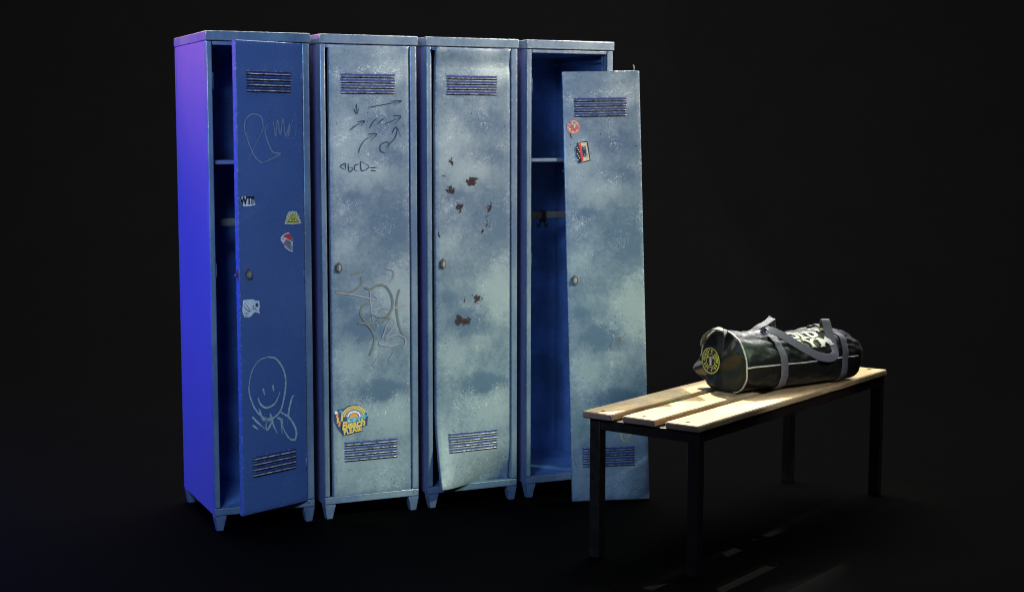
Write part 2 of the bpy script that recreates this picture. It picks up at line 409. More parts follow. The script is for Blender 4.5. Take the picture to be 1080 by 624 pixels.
def cab_frame():
    m = MB()
    m.box(.008, .0285, 0, .030, .086, 1.7705, 0, .0038, 3); m.box(.3590, .3850, 0, .030, .086, 1.7705, 0, .0038, 3)
    m.box(.008, .385, .001, .030, .0575, .0845, 0, .003, 3)
    m.box(.0312, .358, .004, .028, 1.7565, 1.7700, 0, .002, 2)
    # rebate strips the door closes on
    m.box(.0292, .0300, .031, .060, .088, 1.755, 0); m.box(.350, .3588, .031, .0335, .088, 1.755, 0)
    return m
def cab_roof():
    m = MB(); m.box(.0055, .3895, -.0035, DEP, 1.7722, 1.8060, 0, .0032, 3); return m
def cab_foot():
    m = MB(); bm = m.bm
    top = [(0, 0), (.042, 0), (.042, .042), (0, .042)]; bot = [(.008, .006), (.031, .006), (.031, .031), (.008, .031)]
    A = [bm.verts.new((x, y, .0568)) for x, y in top]; B = [bm.verts.new((x, y, .0)) for x, y in bot]; C_ = [bm.verts.new((x, y, .050)) for x, y in top]
    bm.faces.new(A); bm.faces.new(B[::-1])
    for i in range(4):
        j = (i + 1) % 4; bm.faces.new((A[i], A[j], C_[j], C_[i])); bm.faces.new((C_[i], C_[j], B[j], B[i]))
    bmesh.ops.bevel(bm, geom=bm.edges[:], offset=.0016, segments=2, affect='EDGES')
    return m

DW, DH = .3120, 1.6880
def bend3(x, z):
    """outward (-y) displacement of the bent door"""
    # bottom left corner pulled out
    k = max(0, (.30 - z) / .30) ** 1.6 * max(0, (1 - x / .30)) ** 1.1
    d = -.062 * k
    # shallow dent across the bottom, another at the top
    d += .042 * max(0, (.135 - z) / .135) ** 1.2 * min(1, max(0, (x - .04) / .14)) * min(1, max(0, (.335 - x) / .05))
    d += .005 * math.exp(-((z - 1.625) / .03) ** 2)
    k2 = max(0, (z - 1.40) / .29) ** 1.8 * max(0, 1 - x / .26) ** 1.2
    d += -.022 * k2
    return d
def wob(x, z, seed):
    return .0011 * noise.noise(Vector((x * 5, seed * 3.1, z * 2.2))) + .0005 * noise.noise(Vector((x * 14, seed, z * 11)))
LZ = [1.5745 - i * .0196 for i in range(4)] + [.1995 - i * .0196 for i in range(4)]
def door_sheet(w=DW, bend=None, seed=0.):
    m = MB(); bm = m.bm
    TH = .019; B = .0028
    # profile rings: front grid, rounded arris, return edge, back
    nx, nz = 22, 110
    def P(x, z, y):
        return Vector((x, y + (bend(x, z) if bend else 0) + wob(x, z, seed), z))
    xs = [B + (w - 2 * B) * i / nx for i in range(nx + 1)]; zs = [B + (DH - 2 * B) * k / nz for k in range(nz + 1)]
    G = [[bm.verts.new(P(x, z, 0)) for x in xs] for z in zs]
    for k in range(nz):
        for i in range(nx):
            f = bm.faces.new((G[k][i], G[k][i + 1], G[k + 1][i + 1], G[k + 1][i])); f.smooth = True
    loop = [(0, i) for i in range(nx)] + [(k, nx) for k in range(nz)] + [(nz, i) for i in range(nx, 0, -1)] + [(k, 0) for k in range(nz, 0, -1)]
    def off(k, i, o, y):
        x, z = xs[i], zs[k]
        if i == 0: x -= o
        if i == nx: x += o
        if k == 0: z -= o
        if k == nz: z += o
        return bm.verts.new(P(x, z, y))
    prev = [G[k][i] for k, i in loop]
    for o, y, sm in ((.0011, .00035, True), (.0021, .0010, True), (B, .0028, True), (B, TH, False), (B - .012, TH, False), (B - .012, TH - .014, False)):
        cur = [off(k, i, o, y) for k, i in loop]
        for q in range(len(loop)):
            r = (q + 1) % len(loop)
            f = bm.faces.new((prev[q], cur[q], cur[r], prev[r])); f.smooth = sm
        prev = cur
    # inner face of the sheet
    bk = [[bm.verts.new(P(x, z, .0042)) for x in xs[1:-1:4] + [xs[-2]]] for z in zs[1:-1:6] + [zs[-2]]]
    for k in range(len(bk) - 1):
        for i in range(len(bk[0]) - 1): bm.faces.new((bk[k][i], bk[k + 1][i], bk[k + 1][i + 1], bk[k][i + 1]))
    # pressed louvres: a hood swelling out of the sheet with a dark slot under its lip
    x0, x1 = .046, .046 + (w - .102)
    for z in LZ:
        n = 26; prof = [(.0012, 0), (.0006, -.0030), (-.0008, -.0052), (-.0026, -.0056), (-.0040, -.0040), (-.0044, 0)]
        rows = []
        for i in range(n + 1):
            t = i / n; x = x0 + (x1 - x0) * t
            e = min(1, min(t, 1 - t) / .045); e = math.sin(e * PI / 2)
            rows.append([bm.verts.new(P(x, z + a, b * max(e, .02) - .0001)) for a, b in prof])
        for i in range(n):
            for q in range(len(prof) - 1):
                f = bm.faces.new((rows[i][q], rows[i + 1][q], rows[i + 1][q + 1], rows[i][q + 1])); f.smooth = True
                f.material_index = 2
        # flat strips coloured as slot and gap shade, with the hood edge above
        for z0, z1, mi in ((.0010, .0078, 3), (-.0042, -.0074, 1)):
            sl = []
            for i in range(n + 1):
                t = i / n; e = math.sin(min(1, min(t, 1 - t) / .03) * PI / 2); x = x0 - .002 + (x1 - x0 + .004) * t; zc = (z0 + z1) / 2
                sl.append((bm.verts.new(P(x, z + zc + (z0 - zc) * max(e, .3), -.0004)), bm.verts.new(P(x, z + zc + (z1 - zc) * max(e, .3), -.0004))))
            for i in range(n):
                f = bm.faces.new((sl[i][0], sl[i + 1][0], sl[i + 1][1], sl[i][1])); f.material_index = mi
        m.tube([P(x0 + (x1 - x0) * k / 14, z + .0084, -.0004) for k in range(15)], .0011, 6)
    return m
def build_door(parent, M, mat, w=DW, bend=None, seed=0., name='door'):
    return door_sheet(w, bend, seed).build(name, [mat, M_DARK, M_LIP, M_SLOTSHADE], parent, M)
def knob_mb():
    m = MB(); bm = m.bm
    # elongated hexagonal escutcheon with a stepped turn-latch
    hx = lambda rx, rz: [(0, rz), (rx, rz * .42), (rx, -rz * .42), (0, -rz), (-rx, -rz * .42), (-rx, rz * .42)]
    m.prism(hx(.0135, .0225), 'y', -.0035, 0)
    m.prism(hx(.0085, .0160), 'y', -.0085, -.0036, 1)
    m.prism([(-.0025, .013), (.0025, .013), (.0045, 0), (.0025, -.013), (-.0025, -.013), (-.0045, 0)], 'y', -.0125, -.0086, 1)
    bmesh.ops.bevel(bm, geom=bm.edges[:], offset=.0009, segments=2, affect='EDGES')
    return m
def latch_mb():
    m = MB(); m.tube([(0, 0, 0), (-.012, 0, 0)], .0055, 12); m.box(-.001, .003, -.008, .008, -.02, .02, 0, .0008); return m
def hinge_mb():
    m = MB(); m.tube([(0, 0, 0), (0, 0, .018)], .0030, 10); m.tube([(0, 0, .018), (-.001, 0, .0215), (-.0045, 0, .0225)], .0022, 8); return m
def rod_mb():
    m = MB(); m.box(.0135, .3795, .236, .262, 1.100, 1.128, 0, .002)
    return m
def bracket_mb(x):
    m = MB(); m.box(x, x + .003, .222, .276, 1.088, 1.140, 0, .001); return m

GRP = 'row of blue metal lockers'
LABELS = [
    'leftmost locker with its door ajar, a smiley face scratched on it under small stickers',
    'locker with a shut door covered in scribbled arrows, a looping tag and beach sticker',
    'third locker from the left, door shut with brown rust patches and a bent bottom corner',
    'rightmost locker without its door, open and dark blue inside with a shelf and hanging rail',
]
first = {}
lockers = []
PARTS = [('cabinet_body', cab_body, M_BODY), ('interior_lining', cab_liner, M_INNER), ('front_frame', cab_frame, M_FRAME), ('roof', cab_roof, M_ROOF)]
for i in range(4):
    root = empty('locker', locker_matrix(i)); tag(root, LABELS[i], 'locker', GRP); lockers.append(root)
    for nm, fn, mat in PARTS:
        if nm not in first: first[nm] = fn().build(nm, mat, root)
        else:
            c = first[nm].copy(); COL.objects.link(c); c.parent = root
    for k, (x, y, sx, sy) in enumerate(((.008, .001, 1, 1), (.385, .001, -1, 1), (.009, DEP - .003, 1, -1), (.384, DEP - .003, -1, -1))):
        key = 'foot%d%d' % (sx > 0, sy > 0)
        M = Matrix.Translation((x, y, 0)) @ Matrix.Diagonal((sx, sy, 1, 1))
        if 'foot' not in first: first['foot'] = cab_foot().build('foot', M_FRAME, root, M)
        else:
            c = first['foot'].copy(); COL.objects.link(c); c.parent = root; c.matrix_local = M
    if i in (0, 3):
        m = MB(); m.box(.0138, .3792, .036, DEP - .012, 1.334, 1.349, 0, .0035, 3)
        sh = m.build('shelf', M_FRAME if i == 3 else M_BODY, root)
        rd = rod_mb().build('hanging_rail', M_ROD, root); bracket_mb(.0135).build('rail_bracket', M_BODY, rd); bracket_mb(.3765).build('rail_bracket', M_BODY, rd)
        # knuckles of the hinges left on the right post, latch plate on the left post
        for z in (.20, .90, 1.62):
            m = MB(); m.tube([(.3525, -.001 if i == 0 else .018, z), (.3525, -.001 if i == 0 else .018, z + .045)], .0048, 12)
            m.build('hinge', M_BODY, root)
        for z0, z1 in ((.93, .98), (1.60, 1.66)):
            m = MB(); m.box(.0306, .0322, .002, .018, z0, z1, 0, .0005); m.build('strike_plate', M_FRAME, root)

# door of the first locker, swung open about its right edge
DX = .0425
a1 = .43; w1 = .3060
Md1 = Matrix.Translation((.3585, -.002, .0810)) @ Matrix.Rotation(a1, 4, 'Z') @ Matrix.Translation((-w1, 0, 0))
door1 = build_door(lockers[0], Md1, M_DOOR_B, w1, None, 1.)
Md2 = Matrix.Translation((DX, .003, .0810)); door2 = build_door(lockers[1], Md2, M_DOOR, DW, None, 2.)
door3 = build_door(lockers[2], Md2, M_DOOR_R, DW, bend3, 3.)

# the loose door leaning on the open locker
yaw, lean, rl = .0963, .1031, .0157
uu = Vector((math.cos(yaw), math.sin(yaw), 0)); nn = Vector((-math.sin(yaw), math.cos(yaw), 0))
upv = Vector((0, 0, 1)) * math.cos(lean) + nn * math.sin(lean)
va = uu * math.cos(rl) + upv * math.sin(rl); vb = -uu * math.sin(rl) + upv * math.cos(rl); vc = vb.cross(va) * -1
vy = vb.cross(va)
M4 = Matrix((( va.x, vy.x, vb.x, .2400), (va.y, vy.y, vb.y, 5.9222), (va.z, vy.z, vb.z, 0.0006), (0, 0, 0, 1)))
loose = empty('detached_door', M4)
tag(loose, 'worn metal door off its hinges, leaning against the open rightmost locker', 'door')
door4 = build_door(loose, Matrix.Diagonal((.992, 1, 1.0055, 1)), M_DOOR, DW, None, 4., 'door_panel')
for z in (1.6975,):
    hinge_mb().build('hinge_pin', M_STEEL, loose, Matrix.Translation((.290, .009, z)))
m = MB(); m.tube([(.297, .008, -.0002), (.297, .008, .01)], .0028, 8); m.build('hinge_pin', M_STEEL, loose)
for z in (.25, .62, .95, 1.3):
    m = MB(); m.tube([(-.002, .012, z), (-.0065, .012, z)], .005, 10); m.build('rivet', M_STEEL, door4)

kn = knob_mb().build('latch_knob', [M_STEEL, M_BRASS], door2, Matrix.Translation((.0290, 0, .8680)))
for par, x in ((door1, .040), (door3, .0290), (door4, .0310)):
    c = kn.copy(); COL.objects.link(c); c.parent = par; c.matrix_local = Matrix.Translation((x, 0, .8680))
latch_mb().build('latch_bolt', M_STEEL, door1, Matrix.Translation((.0, .011, .868)))
# hanger hook on the rail of the open locker
hk = empty('rail_hook', locker_matrix(3) @ Matrix.Translation((.196, .249, 1.128)))
tag(hk, 'small black double hook clipped on the hanging rail in the open rightmost locker', 'hook')
m = MB(); m.box(-.010, .010, -.0165, .0165, -.031, .004, 0, .002); m.box(-.013, .013, -.004, .004, -.044, -.0312, 0, .001); m.build('clip', M_BLACKMETAL, hk)
m = MB()
for s in (-1, 1): m.tube([(s * .008, 0, -.043), (s * .010, 0, -.058), (s * .016, 0, -.064), (s * .022, 0, -.058), (s * .022, 0, -.050)], .0034, 8)
m.build('hook', M_BLACKMETAL, hk)

# ------------------------------------------------------------ writing and stickers
m = MB(); pen(m, ARROWS, .0032, 0, 1, True, .3); m.build('scribbled_arrows', M_INK, door2)
m = MB()
for k, s_ in enumerate(TAG): pen(m, [s_], .0078 if k in (0, 1, 3, 6, 8, 11) else .0048, 0 if k in (0, 1, 3, 6, 8, 11, 14) else 1, 1 + (k % 5) * .5, False, .0)
m.build('paint_tag', [M_TAG, M_TAGW], door2)
m = MB(); pen(m, SMILE[:4], .0064, 0, 1, True, .3); m.build('scratched_smiley_face', M_PEN, door1)
m = MB(); pen(m, SMILE[4:], .0072, 0, 1, True, .3); m.build('scratched_name', M_PEN, door1)
m = MB(); pen(m, FAINT, .0040, 0, 1, True, .3); m.build('faint_scribble', M_PENF, door1)
m = MB(); pen(m, [ell(.223, .255, .021, .027, 14) + [(.244, .255)], [(.222, .232), (.240, .258), (.246, .275)], [(.236, .268), (.262, .272)]], .0038, 0, 1, True, .2)
m.build('scratched_ring', M_PRINTY, door4)
m = MB(); pen(m, [[(.17, .60), (.185, .635), (.21, .64), (.205, .615), (.18, .60)], [(.20, .63), (.235, .655)]], .003, 0, 1, True, .2); m.build('faint_scribble', M_TAG, door4)

def drape(o, seed, bend=None, extra=.0009):
    M = o.matrix_local
    Mi = M.inverted()
    for v in o.data.vertices:
        p = M @ v.co; p.y += wob(p.x, p.z, seed) - extra + (bend(p.x, p.z) if bend else 0); v.co = Mi @ p
def sticker(parent, cx, cz, draw, mats, label, rot=0.):
    m = MB(); draw(m); o = m.build('sticker', mats, parent, Matrix.Translation((cx, 0, cz)) @ Matrix.Rotation(-rot, 4, 'Y')); o['label'] = label; return o
def rag(pts, j=.0012, n=3):
    out = []
    for (a, b), (c, d) in zip(pts, pts[1:] + pts[:1]):
        for k in range(n): out.append((a + (c - a) * k / n + random.uniform(-j, j), b + (d - b) * k / n + random.uniform(-j, j)))
    return out
def d_wtf(m):
    flat(m, rag([(-.036, .013), (-.020, .0155), (.002, .016), (.008, .010), (.016, .017), (.020, .010), (.032, -.006), (.034, -.015), (.012, -.019), (-.020, -.018), (-.030, -.008)]), 0, 1)
    write(m, 'WTF', .036, -.003, .0, 1, 2, .0022, 0, .82)
    flat(m, rag([(.016, .005), (.028, .004), (.030, -.010), (.018, -.012)]), 2, 3)
sticker(door1, .0420, 1.128, d_wtf, [S_WHITE, S_BLACK, S_GREY], 'torn white sticker with black letters')
def d_eye(m):
    flat(m, rag([(-.040, -.022), (-.030, .004), (-.020, .022), (.0, .024), (.018, .022), (.030, .004), (.040, -.022), (.0, -.025)], .0008), 0, 1)
    flat(m, [(-.028, -.016), (.0, .015), (.028, -.016)], 2, 2)
    flat(m, [(-.023, -.0135), (.0, .0115), (.023, -.0135)], 1, 3)
    flat(m, ell(0, -.005, .008, .0045), 2, 4); flat(m, ell(0, -.005, .0032, .0032), 1, 5)
    for k in range(7):
        a = PI * (.12 + .76 * k / 6); pen(m, [[(math.cos(a) * .028, -.010 + math.sin(a) * .022), (math.cos(a) * .034, -.012 + math.sin(a) * .031)]], .002, 2, 2, False)
sticker(door1, .2490, 1.060, d_eye, [S_OLIVE, S_GOLD, S_BLACK], 'olive sticker with a yellow triangle and eye')
def d_cap(m):
    flat(m, rag([(-.030, .016), (-.024, .022), (-.010, .030), (.008, .034), (.016, .024), (.026, .012), (.027, -.010), (.024, -.022), (.028, -.038), (.010, -.034), (-.010, -.020), (-.018, -.006), (-.028, .006)], .0006), 0, 1)
    flat(m, [(-.020, .018), (-.008, .028), (.010, .030), (.024, .014), (.024, -.004), (.014, .006), (-.004, .014)], 1, 2)
    flat(m, [(-.012, .008), (.004, .010), (.018, -.002), (.022, -.018), (.024, -.034), (.010, -.030), (-.006, -.018)], 2, 2.4)
    flat(m, [(-.018, -.002), (-.008, .002), (-.006, -.014), (-.012, -.014)], 1, 2.8)
    pen(m, [[(-.008, .004), (.006, -.004), (.012, -.012)], [(-.002, -.008), (.008, -.016), (.016, -.026)], [(-.026, .012), (-.014, .010)], [(.008, .002), (.018, -.010)]], .0022, 3, 3.4)
sticker(door1, .2200, .974, d_cap, [S_WHITE, S_RED, S_GREY, S_BLACK], 'small sticker of a grey face in a red cap')
def d_cat(m):
    flat(m, rag([(-.038, .028), (-.030, .030), (.004, .029), (.024, .022), (.036, .022), (.038, .000), (.034, -.014), (.038, -.026), (.026, -.020), (.014, -.018), (.004, -.026), (-.010, -.034), (-.034, -.032), (-.040, -.010)], .0012), 0, 1)
    pen(m, [[(-.034, .008), (-.022, -.006), (-.008, -.014), (-.010, -.006), (-.026, .014), (-.032, .020)], [(-.034, -.020), (-.024, -.018), (-.014, -.022)], [(-.030, -.028), (-.018, -.026)], [(.010, .008), (.006, -.004), (.012, -.014)], [(.018, .006), (.026, .014), (.030, .002), (.020, -.002)], [(.016, -.004), (.024, -.014)]], .0024, 1, 2)
    flat(m, ell(.024, .008, .006, .007), 2, 2.5); flat(m, ell(.014, -.001, .0025, .002), 3, 3)
sticker(door1, .0500, .749, d_cat, [S_WHITE, S_BLACK, S_NAVY, S_RED], 'torn white sticker with a sketched animal head')
def d_beach(m):
    flat(m, rag([(-.070, .030), (-.055, .042), (-.030, .046), (-.012, .055), (.020, .056), (.040, .038), (.060, .022), (.064, .0), (.060, -.026), (.030, -.030), (-.030, -.056), (-.042, -.046), (-.058, -.026), (-.070, .0)], .0014), 0, 1)
    for r0, r1, c in ((.044, .050, 1), (.036, .042, 1), (.029, .034, 2), (.021, .027, 3)):
        arc(m, .008, .010, r0, r1, .08, PI - .1, c, 2, asp=.86)
    flat(m, ell(.008, .006, .018, .020, 20, 0, PI), 4, 2)
    flat(m, rag([(-.020, .006), (.050, .014), (.054, .002), (.030, -.008), (.010, -.012), (-.022, -.022)], .002), 5, 3)
    for k in range(9): pen(m, [[(-.018 + k * .007, -.006 + .003 * (k % 3)), (-.004 + k * .007, -.002 + .004 * (k % 2))]], .0022, (3, 0, 6)[k % 3], 4)
    for k, (a, b) in enumerate(((-.058, .022), (-.056, .002), (-.050, -.012), (-.040, .026), (-.040, .006))): flat(m, rag([(a - .004, b - .010), (a + .004, b - .008), (a + .005, b + .010), (a - .003, b + .009)], .001), (4, 1, 4, 2, 1)[k], 3)
    flat(m, ell(-.062, .032, .006, .006), 3, 3); flat(m, ell(-.044, .036, .008, .005, 10), 6, 3); flat(m, ell(.056, .018, .008, .009, 12), 5, 3); flat(m, ell(.056, .018, .004, .005, 10), 0, 4)
    write(m, 'Beach', .040, .004, -.017, 0, 4.5, .0042, .12, .96, .25); write(m, 'Beach', .040, .004, -.017, 1, 5.5, .0016, .12, .96, .25)
    write(m, 'PLEASE', .026, .002, -.040, 0, 4.6, .0036, .17, .90); write(m, 'PLEASE', .026, .002, -.040, 1, 5.6, .0012, .17, .90)
sticker(door2, .0750, .2930, d_beach, [S_NAVY, S_YEL, S_GREY, S_WHITE, S_ORG, S_TEAL, st('sticker blue', (.08, .25, .50))], 'round beach sticker with a rainbow and yellow lettering')
def d_round(m):
    flat(m, ell(0, 0, .0255, .0265, 30, 0, 2 * PI, .06), 0, 1)
    for k in range(16):
        a = k * 2.4; r = .006 + .015 * (k / 16)
        flat(m, rag([(r * math.cos(a) - .005, r * math.sin(a) - .003), (r * math.cos(a) + .004, r * math.sin(a) - .004), (r * math.cos(a) + .005, r * math.sin(a) + .003), (r * math.cos(a) - .003, r * math.sin(a) + .005)], .001, 2), 1 + k % 3, 2 + .1 * k)
    pen(m, [[(-.012, .024), (-.008, .012), (.0, .004), (.002, -.010)], [(-.024, .006), (-.012, .006), (-.004, .0)]], .004, 3, 4)
    pen(m, [[(-.012, -.026), (-.010, -.036), (-.004, -.046)]], .003, 4, 1)
sticker(door4, .0400, 1.4700, d_round, [S_PINK, S_CREAM, S_RED, st('sticker mauve', (.30, .22, .30)), S_BLACK], 'peeling round orange sticker')
def d_rect(m):
    flat(m, rag([(-.026, .036), (.016, .042), (.026, -.034), (-.018, -.044)], .0008), 0, 1)
    flat(m, rag([(-.022, .034), (.012, .038), (.022, -.032), (-.010, -.040)], .0006), 1, 2)
    flat(m, rag([(-.020, .034), (-.012, .035), (-.002, -.036), (-.012, -.038)], .0008), 2, 3)
    flat(m, rag([(-.032, .018), (-.020, .030), (-.014, .0), (-.012, -.038), (-.024, -.042), (-.030, -.012)], .003), 4, 3.5)
    flat(m, rag([(-.010, .024), (.008, .026), (.016, -.020), (-.002, -.024)], .0008), 3, 4)
    write(m, 'OBEY', .019, .002, .001, 4, 5, .001, PI / 2 + .14, .78)
    for k in range(7): flat(m, ell(-.026 + .004 * (k % 3), .016 - k * .008, .003, .0022, 8), 5 if k % 2 else 1, 4.5)
sticker(door4, .0800, 1.3720, d_rect, [S_BLACK, S_CREAM, S_RED, S_GREY, S_BLACK, S_OLIVE], 'torn rectangular red and cream sticker')

for dr_, sd_ in ((door1, 1.), (door2, 2.), (door4, 4.)):
    for o_ in dr_.children:
        if o_.name.startswith(('sticker', 'scr', 'faint', 'paint')): drape(o_, sd_)
# ------------------------------------------------------------ bench
BT = .9235; bL, bW, bz = 1.4706, .4258, .5075
BM = Matrix.Translation((.6064, 4.8852, 0)) @ Matrix.Rotation(BT, 4, 'Z')
bench = empty('bench', BM); tag(bench, 'low bench with three pale wooden planks on a black square-tube metal frame', 'bench')
PT = .024; q = .04
m = MB(); zf = bz - PT - .001
# rails butt against the legs
m.box(q, bL - q, .002, q - .002, zf - .036, zf, 0, .002); m.box(q, bL - q, bW - q + .002, bW - .002, zf - .036, zf, 0, .002)
m.box(.002, q - .002, q, bW - q, zf - .036, zf, 0, .002); m.box(bL - q + .002, bL - .002, q, bW - q, zf - .036, zf, 0, .002)
m.box(bL / 2 - .02, bL / 2 + .02, q - .002, bW - q + .002, zf - .034, zf - .002, 0, .002)
m.build('frame', M_BLACKMETAL, bench)
legm = None
for (x, y) in ((0, 0), (0, bW - q), (bL - q, 0), (bL - q, bW - q)):
    if legm is None:
        m = MB(); m.box(0, q, 0, q, 0, zf, 0, .0022, 2); legm = m.build('leg', M_BLACKMETAL, bench)
    else:
        c = legm.copy(); COL.objects.link(c); c.parent = bench; c.matrix_local = Matrix.Translation((x, y, 0))
def plank(w, seed):
    m = MB(); bm = m.bm; L = bL + .026
    rnd = random.Random(seed)
    m.box(0, L, 0, w, 0, PT, 0)
    bmesh.ops.subdivide_edges(bm, edges=[e for e in bm.edges if abs(e.verts[0].co.x - e.verts[1].co.x) > .1], cuts=60)
    bmesh.ops.bevel(bm, geom=[e for e in bm.edges if len(e.link_faces) == 2 and e.calc_face_angle() > 1.2], offset=.0035, segments=3, affect='EDGES')
    for v in bm.verts:
        d = noise.noise(Vector((v.co.x * 9 + seed * 7, v.co.y * 12, v.co.z * 30)))
        v.co.y += d * .0013; v.co.z += noise.noise(Vector((v.co.x * 5, seed, v.co.y * 30))) * .0006
        if v.co.x < .01 or v.co.x > L - .01: v.co.x += noise.noise(Vector((seed, v.co.y * 60, v.co.z * 60))) * .004
    for f in bm.faces: f.smooth = True
    return m
for k, (n0, n1) in enumerate(((-.007, .118), (.160, .286), (.328, .4475))):
    p = plank(n1 - n0, k + 2).build('plank', M_WOOD, bench, Matrix.Translation((-.014, n0, bz - PT)))
    md = p.modifiers.new('wn', 'WEIGHTED_NORMAL')
    for x in (.038, bL - .010):
        m = MB(); m.prism(ell(x, (n1 - n0) / 2, .0085, .0085, 20), 'z', PT - .004, PT + .0012); m.prism(ell(x, (n1 - n0) / 2, .0045, .0045, 6), 'z', PT + .0012, PT + .0018, 1)
        m.build('screw', [M_SCREW, M_DARK], p)

# ------------------------------------------------------------ gym bag
c9, s9 = math.cos(BT), math.sin(BT)
p1 = BM @ Vector((.5765, .1400, bz + .0012))
BY = math.radians(34.0)
bag = empty('gym_bag', Matrix.Translation(p1) @ Matrix.Rotation(BY, 4, 'Z'))
tag(bag, 'black duffel bag with grey straps, white piping and pale lettering, lying on the bench', 'bag')
BL = .575
def spow(v, e): return math.copysign(abs(v) ** e, v)
S1, S2 = .185, .505
def hgt(e): 
    t = e / BL
    return .224 - .042 * min(1, max(0, t)) ** .8 + .005 * math.sin(t * 9) + .014 * math.exp(-((e - .505) / .06) ** 2) - .006 * math.exp(-((e - .10) / .05) ** 2)
def sec(e1, th, r=1.):
    """th = 0 is the front seam, pi/2 the top, pi the back, 3pi/2 the bottom"""
    c, s = math.cos(th), math.sin(th)
    wd = .128 - .006 * math.cos(e1 * 11); cy = .125; H = hgt(e1); zm = .098
    if s >= 0: y = cy - wd * spow(c, .92); z = zm + (H - zm) * abs(s) ** .93
    else: y = cy - wd * spow(c, .62) * (1 - .05 * abs(s)); z = zm - (zm - .002) * abs(s) ** .55
    y = cy + (y - cy) * r; z = zm * .95 + (z - zm * .95) * r
    return Vector((e1, y, z))
def wrinkle(e1, th):
    c, s = math.cos(th), math.sin(th)
    p = Vector((e1 * 14, c * 1.6, s * 2.2))
    d = .0085 * noise.noise(p) + .0040 * noise.noise(p * 2.0) + .0006 * noise.noise(p * 5)
    up = max(0, s + .15)
    for S, sg in ((S1, -1), (S2, 1)):
        # gathers radiating from the straps
        x = (e1 - S) * sg
        if -.07 < x < .13:
            g = math.exp(-(x / .055) ** 2) * up
            d += .0062 * g * math.sin(th * 19 + 3.5 * noise.noise(Vector((e1 * 18, th * 3, 2.)))) * (.7 + .3 * math.sin(e1 * 60))
        d -= .0045 * math.exp(-((e1 - S) / .020) ** 2) * (1 if s > -.4 else .3)
    # long sagging folds between the straps on the front
    d += .0048 * max(0, math.sin(th) * 1.2) * math.sin(th * 9.5 + 5 * e1 + 2 * noise.noise(Vector((e1 * 7, th, 0)))) * math.exp(-((th - .55) / .5) ** 2)
    # creases along the seam
    d += .0022 * math.exp(-(th / .18) ** 2) * math.sin(e1 * 75 + 4 * noise.noise(Vector((e1 * 9, 0, 0))))
    d *= .95
    tx = math.exp(-((e1 - .36) / .12) ** 4) * math.exp(-((th - .92) / .5) ** 4)
    d *= 1 - .9 * tx
    if s < -.5: d *= .25
    return d
def surf(e1, th, off=0.):
    p = sec(e1, th); e = 1e-3
    n_ = (sec(e1, th + e) - sec(e1, th - e)).cross(Vector((1, 0, 0)))
    if n_.length < 1e-9: n_ = Vector((0, -1, 0))
    n_.normalize()
    if n_.dot(p - Vector((e1, .125, .09))) < 0: n_ = -n_
    return p + n_ * (wrinkle(e1, th) + off), n_
m = MB(); bm = m.bm
NT_, NE = 190, 230
rings = []
capn = 16
for k in range(-capn, NE + capn + 1):
    if k < 0:
        u = -k / capn; r = math.cos(u * PI / 2) ** .75 if u < 1 else .0; sgn = -1
    elif k > NE:
        u = (k - NE) / capn; r = math.cos(u * PI / 2) ** .62 if u < 1 else .0; sgn = 1
    else: u = 0; r = 1; sgn = 0
    e1 = BL * min(max(k, 0), NE) / NE
    ring = []
    for j in range(NT_):
        th = 2 * PI * j / NT_
        p, n_ = surf(e1, th)
        if u:
            cen = Vector((e1, .125, .100))
            p = cen + (p - cen) * max(r, .001)
            bul = (.016 if sgn < 0 else .060) * math.sin(u * PI / 2)
            p.x += sgn * bul
            rr = max(r, .001)
            # folds of the end panel, fanning from the lower back corner
            a = math.atan2(p.z - .03, p.y - .30)
            fold = .009 * math.sin(a * 9 + 2 * noise.noise(p * 9)) * math.sin(min(1, (1 - rr) * 6) * PI / 2) + .008 * noise.noise(p * 22)
            p.x += (fold if sgn < 0 else fold * .8) * min(1, u * 3)
            if sgn > 0: p.z -= .018 * u * max(0, p.z - .05) / .13
        # corner of the end panel pinched out at the back
        if sgn <= 0 and e1 < .12:
            f = math.exp(-(e1 / .05) ** 2) * math.exp(-((p.z - .070) / .030) ** 2) * max(0, (p.y - .17) / .08) ** 1.5
            p.y += .034 * f; p.x -= .012 * f
            f2 = math.exp(-(e1 / .06) ** 2) * math.exp(-((p.z - .022) / .022) ** 2) * max(0, (p.y - .15) / .1)
            p.y -= .02 * f2
        if p.z < .0016: p.z = .0016
        ring.append(bm.verts.new(p))
    rings.append(ring)
for k in range(len(rings) - 1):
    for j in range(NT_):
        f = bm.faces.new((rings[k][j], rings[k][(j + 1) % NT_], rings[k + 1][(j + 1) % NT_], rings[k + 1][j])); f.smooth = True
bm.faces.new(rings[0]); bm.faces.new(rings[-1][::-1])
body = m.build('bag_body', M_NYLON, bag)

# piping
m = MB()
m.tube([surf(.002 + .5 * (BL - .01) * 2 * i / 90 if False else .004 + (BL - .008) * i / 90, .02, .0015)[0] for i in range(91)], .0030, 8)
m.build('side_piping', M_PIPING, bag)
m = MB(); P = []
for j in range(120):
    th = -1.25 + (PI * .5 + 1.25 + 1.6) * j / 119
    b_, n_ = surf(.003, th, .0018); P.append(b_ + Vector((-.0015, 0, 0)) - n_ * wrinkle(.003, th) * .5)
m.tube(P, .0030, 8); m.build('end_piping', M_PIPING, bag)
